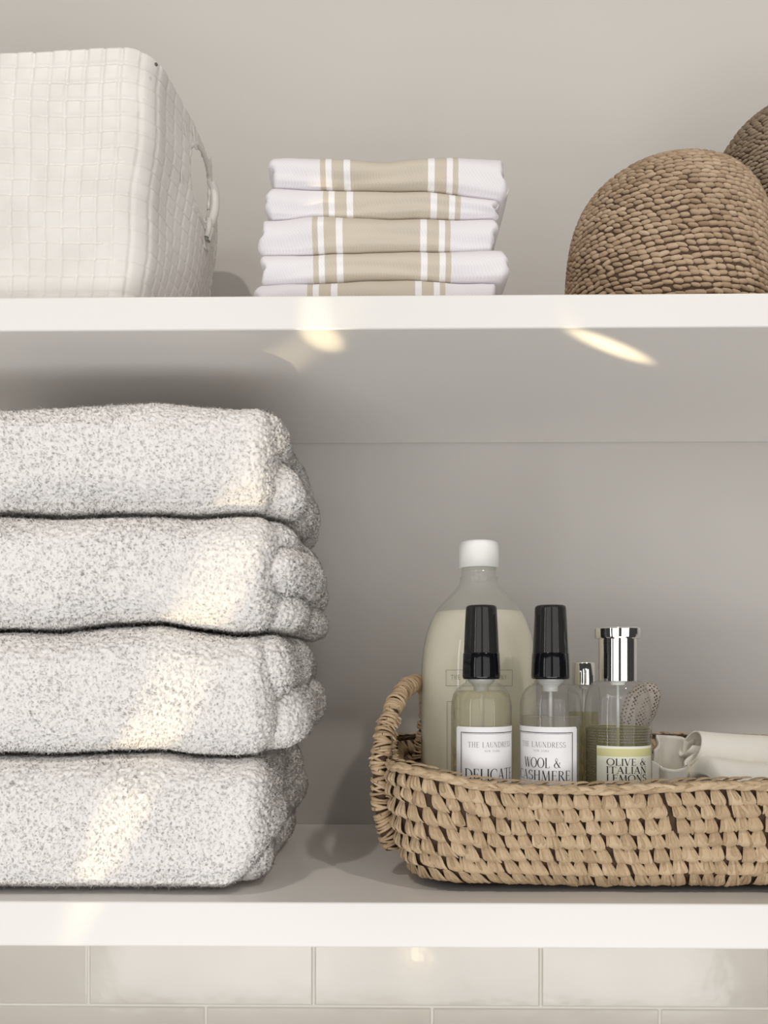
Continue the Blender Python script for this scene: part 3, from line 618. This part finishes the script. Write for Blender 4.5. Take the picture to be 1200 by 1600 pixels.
# wrapped loop handle on the left end
hpts = [P(612, 1325, 0.66), P(597, 1265, 0.655), P(594, 1200, 0.655), P(600, 1150, 0.66), P(612, 1112, 0.675), P(628, 1082, 0.70), P(648, 1067, 0.735), P(664, 1075, 0.775), P(668, 1110, 0.80), P(660, 1160, 0.81), P(652, 1215, 0.81)]
hp = spline(hpts, 150); v, f = tube(hp, 0.0055, 12); hnd = mk('loop_handle', v, f, M['raffia_core'], bask)
tt = np.gradient(hp, axis=0); tt /= np.linalg.norm(tt, axis=1)[:, None]
Vs = []; Qs = []; Ts = []; off_ = 0
nw = 62; idx = np.linspace(2, 147, nw).astype(int)
for i, k in enumerate(idx):
    c = hp[k]; t = tt[k]; u = np.cross(t, (0.2, 0.9, 0.1)); u /= np.linalg.norm(u); w_ = np.cross(t, u)
    for st in range(2):
        a = np.linspace(0, 2*PI, 15)+r.uniform(0, 6); tl_ = r.uniform(-0.0035, 0.0035); rad = 0.0066+r.uniform(-0.0006, 0.0010)
        pth = c+t*((np.cos(a)*tl_+st*0.0022)[:, None])+rad*(np.cos(a)[:, None]*u+np.sin(a)[:, None]*w_)
        v, f = tube(pth, 0.0014+0.0004*np.sin(a*2+i), 6); Vs.append(v); Qs.append(f+off_); Ts.append(np.full(len(v), np.clip(r.normal(0.42, 0.17), 0, 1))); off_ += len(v)
# small frayed ends on the handle
fr = []; Tn = []
for _ in range(26):
    k = random.choice(list(range(45, 62))+[20, 33, 75]); c = hp[k]; d = r.normal(size=3)*np.array([1, .5, .6])+np.array([0.6 if random.random() < .7 else -0.8, -0.5, -0.2]); d /= np.linalg.norm(d)
    fr.append(tube(spline([c+d*0.005, c+d*0.0085, c+d*0.011+np.array([0, 0, -0.002])], 5), [0.0011, 0.001, .0009, .0007, .0003], 5))
v, f = join(fr); Vs.append(v); Qs.append(f+off_); Ts.append(np.full(len(v), 0.6))
mk('raffia_wrapping', np.concatenate(Vs), np.concatenate(Qs), M['raffia'], hnd, tone=np.concatenate(Ts))

# ------------------------------------------------------------------ lettering
def arc_pts(cx, cy, rx, ry, a0, a1, wt, wn, n=14):
    a = np.radians(np.linspace(a0, a1, n)); return [(cx+rx*math.cos(t), cy+ry*math.sin(t), wn+(wt-wn)*abs(math.cos(t))**1.5) for t in a]
TK, TN = 0.115, 0.035
def glyph(ch, serif=True):
    k, n = (TK, TN) if serif else (0.06, 0.06); S = []; 
    def ln(x0, y0, x1, y1, w_): S.append([(x0, y0, w_), (x1, y1, w_)])
    def sf(x, y, hw=0.11):
        if serif: ln(x-hw, y, x+hw, y, n)
    def stem(x, y0=0, y1=1): ln(x, y0, x, y1, k); sf(x, y0 if y0 else 0.015); sf(x, 0.985)
    W = 0.7
    if ch == 'I': stem(0.14); W = 0.28
    elif ch == 'L': stem(0.16); ln(0.16, 0.018, 0.56, 0.018, n); ln(0.56, 0, 0.58, 0.2, n); W = 0.6
    elif ch == 'E': stem(0.16); ln(.16, .018, .56, .018, n); ln(.16, .982, .54, .982, n); ln(.16, .52, .46, .52, n); ln(.56, 0, .58, .2, n); ln(.54, 1, .55, .82, n); ln(.46, .44, .46, .6, n); W = 0.62
    elif ch == 'F': stem(0.16); ln(.16, .982, .54, .982, n); ln(.16, .52, .46, .52, n); ln(.54, 1, .55, .82, n); W = 0.58
    elif ch == 'T': stem(0.34); ln(.03, .982, .65, .982, n); ln(.03, 1, .02, .82, n); ln(.65, 1, .66, .82, n); W = 0.68
    elif ch == 'H': stem(.16); stem(.64); ln(.16, .52, .64, .52, n); W = 0.8
    elif ch == 'D': stem(.16); S.append([(.16, .982, n)]+arc_pts(.3, .5, .44, .482, 90, -90, k, n)+[(.16, .018, n)]); W = 0.8
    elif ch == 'C': S.append(arc_pts(.44, .5, .38, .49, 48, 312, k, n, 22)); ln(.70, .86, .71, .68, n); W = 0.76
    elif ch == 'O': S.append(arc_pts(.44, .5, .38, .49, 0, 360, k, n, 30)); W = 0.88
    elif ch == 'G': S.append(arc_pts(.44, .5, .38, .49, 48, 320, k, n, 22)); stem(.72, .05, .42); W = 0.84
    elif ch == 'U': ln(.14, .35, .14, 1, k); ln(.6, .35, .6, 1, n); S.append(arc_pts(.37, .35, .23, .34, 180, 360, k*.7, n)); sf(.14, .985); sf(.6, .985, .08); W = 0.74
    elif ch == 'A': ln(.08, 0, .36, 1, n); ln(.36, 1, .64, 0, k); ln(.17, .34, .54, .34, n); sf(.08, .015, .09); sf(.64, .015, .1); W = 0.74
    elif ch == 'V': ln(.08, 1, .36, 0, k); ln(.36, 0, .62, 1, n); sf(.08, .985, .1); sf(.62, .985, .08); W = 0.7
    elif ch == 'W': ln(.06, 1, .3, 0, k); ln(.3, 0, .5, 1, n); ln(.5, 1, .74, 0, k); ln(.74, 0, .94, 1, n); sf(.06, .985, .1); sf(.94, .985, .08); sf(.5, .985, .08); W = 1.0
    elif ch == 'M': ln(.12, 0, .17, 1, n); ln(.17, 1, .46, .02, k); ln(.46, .02, .76, 1, n); ln(.76, 1, .8, 0, k); sf(.12, .015, .09); sf(.8, .015, .11); W = 0.94
    elif ch == 'N': ln(.13, 0, .13, 1, n); ln(.13, 1, .66, 0, k); ln(.66, 0, .66, 1, n); sf(.13, .015, .09); sf(.66, .985, .09); sf(.1, .985, .06); W = 0.8
    elif ch == 'R': stem(.16); S.append([(.16, .982, n)]+arc_pts(.3, .75, .24, .232, 90, -90, k, n)+[(.16, .518, n)]); ln(.34, .5, .66, 0, k); sf(.68, .015, .07); W = 0.72
    elif ch == 'S': S.append(arc_pts(.31, .75, .21, .235, 30, 270, k, n, 14)[:-1]+arc_pts(.31, .26, .24, .25, 90, -150, k, n, 14)); ln(.5, .96, .5, .76, n); ln(.09, .06, .09, .26, n); W = 0.6
    elif ch == 'K': stem(.16); ln(.2, .42, .58, 1, n); ln(.3, .56, .64, 0, k); sf(.58, .985, .08); sf(.66, .015, .08); W = 0.72
    elif ch == 'Y': ln(.06, 1, .34, .5, k); ln(.34, .5, .6, 1, n); ln(.34, 0, .34, .5, k); sf(.34, .015); sf(.06, .985, .09); sf(.6, .985, .08); W = 0.66
    elif ch == 'P': stem(.16); S.append([(.16, .982, n)]+arc_pts(.3, .73, .24, .25, 90, -90, k, n)+[(.16, .48, n)]); W = 0.62
    elif ch == '&': S.append([(.72, .52, n), (.66, .3, n), (.48, .06, n), (.3, .01, n), (.1, .1, k*.7), (.06, .28, k), (.16, .46, k*.7), (.36, .6, n), (.47, .78, n), (.4, .95, n), (.3, .99, n), (.2, .9, n), (.21, .74, k*.6), (.4, .44, k), (.62, .14, k), (.8, .02, n)]); ln(.6, .53, .82, .53, n); W = 0.88
    else: W = 0.4
    return S, W
def text_strokes(txt, cap, x, y, serif=True, track=0.06, width=None, anchor='c'):
    """list of polylines with widths in metres, centred at x"""
    gl = [glyph(c, serif) for c in txt]; tot = sum(g[1]+track for g in gl)-track; sx_ = cap
    if width: sx_ = width/tot
    x0 = x-tot*sx_/2 if anchor == 'c' else x; out = []
    for S, W in gl:
        for pl_ in S: out.append([(x0+a*sx_, y+b*cap, c*cap*1.05) for a, b, c in pl_])
        x0 += (W+track)*sx_
    return out
def rect_strokes(x0, x1, y0, y1, w_, sub=1):
    o = []
    for a, b in (((x0, y0), (x1, y0)), ((x1, y0), (x1, y1)), ((x1, y1), (x0, y1)), ((x0, y1), (x0, y0))): o.append([(*a, w_), (*b, w_)])
    return o
def ink(name, strokes, R, c, phi, m, parent, lift=0.00015):
    """wrap flat strokes round a bottle of radius R at c; phi = angle the print faces"""
    Vs = []; Qs = []; off_ = 0
    for pl_ in strokes:
        p = np.array(pl_, float)
        # resample long runs so they follow the curve
        q = [p[0]]
        for a, b in zip(p[:-1], p[1:]):
            n = max(1, int(np.hypot(*(b-a)[:2])/0.0012)); q += [a+(b-a)*(i+1)/n for i in range(n)]
        q = np.array(q); d = np.gradient(q[:, :2], axis=0); L = np.linalg.norm(d, axis=1)[:, None]; d = d/np.maximum(L, 1e-9); nr = np.stack([-d[:, 1], d[:, 0]], 1)
        e = [q[:, :2]+nr*q[:, 2:3]/2, q[:, :2]-nr*q[:, 2:3]/2]; n = len(q)
        W = np.stack(e, 1).reshape(-1, 2); th = phi+W[:, 0]/R; Rr = R+lift
        Vs.append(np.stack([c[0]+Rr*np.cos(th), c[1]+Rr*np.sin(th), c[2]+W[:, 1]], 1))
        Qs.append(grid_faces(n, 2)+off_); off_ += 2*n
    return mk(name, np.concatenate(Vs), np.concatenate(Qs)[:, ::-1], m, parent)
def band(name, R, c, phi, x0, x1, z0, z1, m, parent, lift=0.00008, corner=0.0):
    n = 48; s_ = np.linspace(x0, x1, n); th = phi+s_/R; e = np.minimum(s_-x0, x1-s_); cut = np.where(e < corner, corner-np.sqrt(np.maximum(corner**2-(corner-e)**2, 0)), 0) if corner else 0*s_
    V = []
    for zz in (z0+cut*0, z1-cut): V.append(np.stack([c[0]+(R+lift)*np.cos(th), c[1]+(R+lift)*np.sin(th), c[2]+zz], 1))
    V2 = [np.stack([c[0]+(R+0.00002)*np.cos(th), c[1]+(R+0.00002)*np.sin(th), c[2]+zz], 1) for zz in (z0+cut*0, z1-cut)]
    a = np.stack(V, 1).reshape(-1, 3); b = np.stack(V2, 1).reshape(-1, 3)
    return mk(name, np.concatenate([a, b]), np.concatenate([grid_faces(n, 2), grid_faces(n, 2)[:, ::-1]+len(a)]), m, parent)

# ------------------------------------------------------------------ bottles in the basket
ZBF = ZL1+0.0056         # basket floor
def put(name, prof, c, m, parent, n=64): v, f = lathe(prof, c, n); return mk(name, v, f, m, parent)
def facing(c, turn=0.0): return math.atan2(CAMY-c[1], 0-c[0])+turn       # the side turned to the room

# large detergent bottle
dL = 0.735; cL = np.array([X(748, dL), CAMY+dL, 0.0]); k_ = dL/F
def zL(y): return (CY-y)*k_
big = thing('detergent_bottle', (cL[0], cL[1], ZBF), 'large milky detergent bottle with white screw cap, tallest in the raffia basket', 'bottle')
outer = [(0.0, ZBF), (0.046, ZBF), (0.051, ZBF+0.004), (0.0530, ZBF+0.012), (0.0530, zL(1060)), (0.0526, zL(1040)), (0.0512, zL(1015)), (0.0485, zL(992)), (0.0440, zL(970)), (0.0380, zL(952)), (0.0310, zL(938)), (0.0240, zL(926)), (0.0190, zL(916)), (0.0168, zL(908)), (0.0172, zL(906)), (0.0172, zL(903)), (0.0157, zL(901)), (0.0157, zL(880))]
put('bottle_body', outer, cL, M['frost'], big, 96)
inn = [(max(a-0.0012, 0), max(z, ZBF+0.0012)) for a, z in outer if z < zL(957)]+[(0.0388, zL(957)), (0.0, zL(957))]
put('liquid', inn, cL, M['milky'], big, 96)
v, f = lathe([(0, zL(846.5)), (0.0165, zL(847.5)), (0.0179, zL(850)), (0.0184, zL(856)), (0.0184, zL(888)), (0.0165, zL(889)), (0.0160, zL(880))][::-1], cL, 64); mk('screw_cap', v, f, M['whiteplastic'], big)
ph = facing(cL); sR = 0.0530; kf = (dL-0.053)/F
def zl(y): return (CY-y)*kf
st = text_strokes('THE WHITE COMPANY', 0.0040, 0.0, zl(1062), serif=False, track=0.22, width=0.049)+rect_strokes(-0.0295, 0.0300, zl(1072), zl(1047), 0.00028)
ink('printed_name', st, sR, cL, ph, M['paleink'], big)
st = rect_strokes(-0.0285, 0.0290, ZBF+0.02, zl(1097), 0.00028)
for i, cset in enumerate(('C', 'F', 'L', 'L')): st += text_strokes(cset, 0.0105 if i == 0 else 0.009, -0.0222, zl(1127+29*i), serif=False, anchor='l')
ink('printed_panel', st, sR, cL, ph, M['paleink'], big)

# two spray bottles
def spray(px, d, level, liq, turn, words, label, xl, xr, fr, lean):
    kk = d/F; z = lambda y: (CY-y)*kk; c = np.array([X(px, d), CAMY+d, 0.0]); kf = (d-0.024)/F; zf = lambda y: (CY-y)*kf
    t = thing('spray_bottle', (c[0], c[1], ZBF), label, 'bottle', 'black capped spray bottles in the raffia basket')
    R = 0.0243
    o_ = [(0, ZBF), (R-0.003, ZBF), (R, ZBF+0.003), (R, z(1105)), (R-0.0004, z(1095)), (R-0.002, z(1084)), (R-0.0052, z(1075)), (R-0.0092, z(1069)), (R-0.0115, z(1066.5)), (R-0.0120, z(1062))]
    b = put('bottle_body', o_, c, M['glass'], t)
    lv = z(level); li = [(max(a-0.0014, 0), max(q, ZBF+0.003)) for a, q in o_ if q < lv-0.0005]; rl = np.interp(level, [1066, 1075, 1084, 1095, 1105], [R-.0115, R-.0052, R-.002, R-.0004, R])-0.0014
    put('liquid', li+[(rl, lv), (0, lv)], c, liq, t)
    v, f = tube([(c[0], c[1], z(1075)), (c[0]+0.001, c[1], ZBF+0.01)], 0.0016, 8); mk('dip_tube', v, f, M['wick'], t)
    put('pump_collar', [(0.006, z(1080)), (0.0062, z(1072)), (0.0098, z(1066)), (0.0110, z(1063)), (0.0110, z(1057))], c, M['wick'], t)
    ring = [(0.0140, z(1061)), (0.0148, z(1060)), (0.0152, z(1057)), (0.0150, z(1040)), (0.0146, z(1021)), (0.0142, z(1020)), (0.0120, z(1020)), (0, z(1020))]
    cap = put('cap_ring', ring, c, M['glossblack'], t, 48)
    put('pump_head', [(0.0128, z(1019.9)), (0.0122, z(990)), (0.0112, z(953)), (0.0105, z(951)), (0, z(951))], c, M['glossblack'], t, 48)
    put('over_cap', [(0.0141, z(1020.5)), (0.0139, z(1010)), (0.0131, z(975)), (0.0124, z(951)), (0.0120, z(948)), (0.0108, z(946.4)), (0, z(946))], c, M['smoke'], t, 48)
    ph = facing(c, turn)
    lb = band('paper_label', R, c, ph, xl, xr, ZBF+0.02, zf(1136), M['label'], t, corner=0.0015)
    f0, f1 = fr
    ink('label_frame', rect_strokes(f0, f1, ZBF+0.025, zf(1145), 0.0006)+rect_strokes(f0+0.0009, f1-0.0009, ZBF+0.026, zf(1147), 0.00018), R, c, ph, M['ink'], lb)
    m_ = (f0+f1)/2
    ink('brand_line', text_strokes('THE LAUNDRESS', 0.0043, m_, zf(1168), track=0.10, width=0.0385)+text_strokes('NEW YORK', 0.0016, m_, zf(1175), track=0.25, width=0.0125), R, c, ph, M['greyink'], lb)
    S_ = []
    for (w_, cap_, yb, wd, dx) in words: S_ += text_strokes(w_, cap_, m_+dx, zf(yb), track=0.05, width=wd)
    ink('product_name', S_, R, c, ph, M['ink'], lb)
spray(752, 0.645, 1079, M['pale_liquid'], 0.36, [('DELICATE', 0.0088, 1219, 0.0445, 0.0)], 'spray bottle of pale yellow liquid, left one of two, standing before the large detergent bottle', -0.0310, 0.0310, (-0.0258, 0.0258), 0)
spray(860, 0.645, 1119, M['clear_liquid'], -0.30, [('WOOL &', 0.0078, 1200, 0.031, 0.0), ('CASHMERE', 0.0076, 1219.5, 0.047, 0.0)], 'spray bottle with wool and cashmere label, beside the silver topped bottle', -0.0310, 0.0310, (-0.0258, 0.0258), 0)

# chrome-topped bottle
def chrome_bottle(px, d, R, label, ys, capr, flange, level, liq, name='perfume_bottle'):
    kk = d/F; z = lambda y: (CY-y)*kk; c = np.array([X(px, d), CAMY+d, 0.0])
    t = thing(name, (c[0], c[1], ZBF), label, 'bottle'); yt, yb, ysh = ys
    a = np.linspace(0, 1, 9)
    sh = [(capr*1.12+(R-capr*1.12)*math.sin(q*PI/2), z(yb+(ysh-yb)*(1-math.cos(q*PI/2)))) for q in a][::-1]
    prof = [(0, ZBF), (R-0.003, ZBF), (R, ZBF+0.003)]+sh+[(capr*0.9, z(yb-1))]
    put('bottle_body', prof, c, M['glass'], t)
    put('liquid', [(0, ZBF+0.003), (R-0.004, ZBF+0.003), (R-0.0015, ZBF+0.006), (R-0.0015, z(level)), (0, z(level))], c, liq, t)
    v, f = tube([(c[0], c[1], z(yb)), (c[0]+0.001, c[1], ZBF+0.012)], 0.0013, 8); mk('dip_tube', v, f, M['wick'], t)
    put('pump_neck', [(capr*.35, z(yb+6)), (capr*.4, z(yb+1)), (capr*.8, z(yb-1))], c, M['whiteplastic'], t)
    if flange: cp = [(capr*.9, z(yb)), (capr, z(yb-.5)), (capr, z(yt+19)), (flange-.0005, z(yt+18)), (flange, z(yt+16)), (flange, z(yt+3)), (flange-.001, z(yt+1)), (0, z(yt))]
    else: cp = [(capr*.9, z(yb)), (capr, z(yb-.5)), (capr, z(yt+1.5)), (capr-.0006, z(yt+.3)), (0, z(yt))]
    v, f = lathe(cp, c, 64); cpo = mk('chrome_cap', v, f, M['chrome'], t)
    e_ = cpo.modifiers.new('edge', 'EDGE_SPLIT'); e_.split_angle = math.radians(40)
    cpo['label'] = 'polished silver cap'
    return t, c
t, c = chrome_bottle(965, 0.655, 0.0267, 'rounded bottle with polished silver cap and olive and lemon label, in the raffia basket', (980, 1064, 1118), 0.0152, 0.0183, 1136, M['olive_liquid'])
R = 0.0267; ph = facing(c, 0.30); kf = (0.655-0.0267)/F; zf = lambda y: (CY-y)*kf
lb = band('paper_label', R, c, ph, -0.0250, 0.0262, ZBF+0.03, zf(1166), M['label_cream'], t)
band('yellow_stripe', R, c, ph, -0.0248, 0.0260, zf(1182), zf(1170), M['yellow'], lb, lift=0.00014)
S_ = []
for w_, yb, wd in (('OLIVE &', 1196, 0.0330), ('ITALIAN', 1208.5, 0.0335), ('LEMONS', 1221, 0.0335)): S_ += [[(a, b_, c_*1.5) for a, b_, c_ in q] for q in text_strokes(w_, 0.0054, 0.0, zf(yb), track=0.05, width=wd)]
S_ += [[(-0.0215, zf(1225), 0.0004), (0.022, zf(1225), 0.0004)]]
ink('product_name', S_, R, c, ph, M['ink'], lb, lift=0.0002)
# tiny print on the back label, seen through the liquid
bk = band('back_label', R-0.0009, c, ph+PI, -0.040, 0.040, ZBF+0.02, zf(1139), mat('back_label_film', (0.62, 0.58, 0.36), 0.5), t)
S_ = []; yy = 1142.0
while yy < 1232:
    x_ = -0.038
    while x_ < 0.038:
        wl = random.uniform(0.0008, 0.0028); S_.append([(x_, zf(yy), 0.00045), (x_+wl, zf(yy), 0.00045)]); x_ += wl+0.0007
    yy += 4.2
ink('fine_print', S_, R-0.0009, c, ph+PI, M['greyink'], bk, lift=-0.0005)
# small print on the clear film either side of the front label
S_ = []; yy = 1142.0
while yy < 1232:
    for (xa, xb) in ((-0.042, -0.0265), (-0.0235, 0.026)) if yy < 1163 else ((-0.042, -0.0275),):
        x_ = xa
        while x_ < xb:
            wl = random.uniform(0.0006, 0.0022); S_.append([(x_, zf(yy), 0.0004), (x_+wl, zf(yy), 0.0004)]); x_ += wl+0.0008
    yy += 4.4
ink('film_print', S_, R, c, ph, M['greyink'], t)

chrome_bottle(912, 0.75, 0.0150, 'small clear bottle with narrow silver cap, half hidden behind the label bottles', (1035, 1070, 1085), 0.0105, None, 1112, M['olive_liquid'])

# dotted pouch behind the silver topped bottle
m = mat('dotted_fabric', (0.42, 0.37, 0.32), 0.9, spec=0.1); n, l, b = nodes(m)
tc = n.new('ShaderNodeTexCoord'); vo = n.new('ShaderNodeTexVoronoi'); vo.inputs['Scale'].default_value = 380; vo.inputs['Randomness'].default_value = 0.15
mp = n.new('ShaderNodeMapping'); mp.inputs['Rotation'].default_value = (0.0, 0.5, 0.0); l.new(tc.outputs['Object'], mp.inputs[0]); l.new(mp.outputs[0], vo.inputs['Vector'])
rp_ = n.new('ShaderNodeValToRGB'); rp_.color_ramp.elements[0].position = 0.32; rp_.color_ramp.elements[0].color = (0.09, 0.07, 0.055, 1); rp_.color_ramp.elements[1].position = 0.42; rp_.color_ramp.elements[1].color = (0.46, 0.41, 0.36, 1)
l.new(vo.outputs['Distance'], rp_.inputs[0]); l.new(rp_.outputs[0], b.inputs['Base Color'])
dP = 0.745; V, Fq = soft_box(-0.015, 0.015, -0.009, 0.009, 0, 1, (0.0145, 0.0088, 0.1), 0.0022) if False else soft_box(-0.016, 0.016, -0.010, 0.010, 0, Z(1067, dP)-ZBF, (0.0155, 0.0098, 0.016), 0.0022)
hh = V[:, 2].max(); q = V[:, 2]/hh
V[:, 0] = V[:, 0]*(0.35+0.65*np.clip((q-0.60)/0.2, 0, 1)); V[:, 0] += 0.016*np.clip((q-0.6)/0.4, 0, 1)**1.3-0.009; V += vnormals(V, Fq)[0]*(0.0007*sines(70, 6, 80, 200)(V))[:, None]
c0 = np.array([X(1000, dP), CAMY+dP, ZBF]); V = V+c0; V[:, 2] = np.maximum(V[:, 2], ZBF)
o = mk('fabric_pouch', V, Fq, m, loc=tuple(c0)); tag(o, 'small dotted brown fabric pouch peeking out behind the silver capped bottle', 'pouch')

# ------------------------------------------------------------------ white cloths
def roll(x0, x1, cy, cz, ry, rz, turns, seed, droop, pinch, inner=0.35, th=0.0016, a0=-2.2, skew=0.0):
    nu, nt = 70, 110; u = np.linspace(0, 1, nu)[:, None]; a = np.linspace(0, turns*2*PI, nt)[None]
    rad = 1-(1-inner)*(a/(turns*2*PI)); nz = sines(seed, 8, 15, 60)
    X_ = x0+(x1-x0)*u+0*a; ang = a0-a
    op = 1+pinch*np.exp(-(u/0.10)**2)
    Y_ = cy+ry*rad*np.cos(ang)*op; Z_ = cz+rz*rad*np.sin(ang)*op-droop*u
    V = np.stack([X_+skew*np.sin(ang)*(1-u)+0.002*np.sin(ang*0.7+seed)*(1-u)**4, Y_, Z_], -1)
    V += 0.0012*nz(V)[..., None]*np.array([0.3, 1, 1])
    return V.reshape(-1, 3), grid_faces(nu, nt)
d1 = 0.685
xa, xb = X(1078, d1), X(1250, d1); zc = (Z(1134, d1)+Z(1202, d1))/2; rz_ = (Z(1134, d1)-Z(1202, d1))/2
v, f = roll(xa, xb, CAMY+d1+0.004, zc, 0.026, rz_, 1.3, 61, 0.007, 0.0, a0=-1.6, skew=0.005)
o = mk('rolled_cloth', v, f, M['cloth'], loc=(xa, CAMY+d1, zc)); sm = o.modifiers.new('solid', 'SOLIDIFY'); sm.thickness = 0.0016
tag(o, 'cream cotton cloth rolled loosely, lying uppermost at the right of the raffia basket', 'cloth', 'white cloths in the raffia basket')
# folded cloth under it
d2 = 0.64
V, Fq = soft_box(X(1098, d2), X(1285, d2), CAMY+d2-0.012, CAMY+d2+0.115, 0, 0.088, (0.012, 0.022, 0.026), 0.0030); H = V[:, 2].max()
q = V[:, 2]/H; xx = (V[:, 0]-V[:, 0].min())/(np.ptp(V[:, 0])); topz = np.interp(xx, [0, 0.12, 0.4, 1], [Z(1190, d2), Z(1186, d2), Z(1192, d2), Z(1200, d2)])-0.012*np.clip((V[:, 1]-(CAMY+d2+0.02))/0.03, 0, 1)
V[:, 2] = ZBF+q*(topz-ZBF); V[:, 0] += 0.020*(1-q)*(xx < 0.5)*(1-xx)+0.012*(xx < 0.02)
V += vnormals(V, Fq)[0]*(0.0016*sines(71, 8, 30, 90)(V))[:, None]; V[:, 2] = np.maximum(V[:, 2], ZBF)
o = mk('folded_cloth', V, Fq, M['cloth'], loc=(X(1230, d2), CAMY+d2+0.05, ZBF)); tag(o, 'cream cotton cloth folded flat beneath the rolled one in the raffia basket', 'cloth', 'white cloths in the raffia basket')
# crumpled cloth with upright ruffles at the left of them
def ruffle(px0, px1, d, ytops, amp, seed, waves):
    nu, nv_ = 90, 40; u = np.linspace(0, 1, nu)[:, None]; vq = np.linspace(0, 1, nv_)[None]
    x = X(px0, d)+(X(px1, d)-X(px0, d))*u+0*vq; zt2 = np.interp(u[:, 0], np.linspace(0, 1, len(ytops)), [Z(y_, d) for y_ in ytops])[:, None]
    z = ZBF+0.002+(zt2-ZBF-0.002)*vq; y = CAMY+d+amp*np.sin(u*waves*PI+seed)*(0.3+0.7*vq)+0.012*(1-vq)
    V = np.stack([x+0.003*np.sin(u*waves*2*PI)*vq, y, z], -1); V += 0.0014*sines(seed, 8, 40, 120)(V)[..., None]
    return V.reshape(-1, 3), grid_faces(nu, nv_)
pr = [ruffle(1019, 1110, 0.705, [1172, 1150, 1151, 1158, 1148, 1165], 0.010, 81, 3.2), ruffle(1021, 1105, 0.675, [1186, 1196, 1200, 1190, 1178, 1182], 0.007, 82, 2.6)]
v, f = join(pr); v[:, 2] = np.maximum(v[:, 2], ZBF+0.001)
o = mk('crumpled_cloth', v, f, M['cloth'], loc=(X(1060, 0.69), CAMY+0.69, ZBF)); sm = o.modifiers.new('solid', 'SOLIDIFY'); sm.thickness = 0.0018
tag(o, 'crumpled cream cloth with ruffled edge between the lemon label bottle and rolled cloth', 'cloth', 'white cloths in the raffia basket')
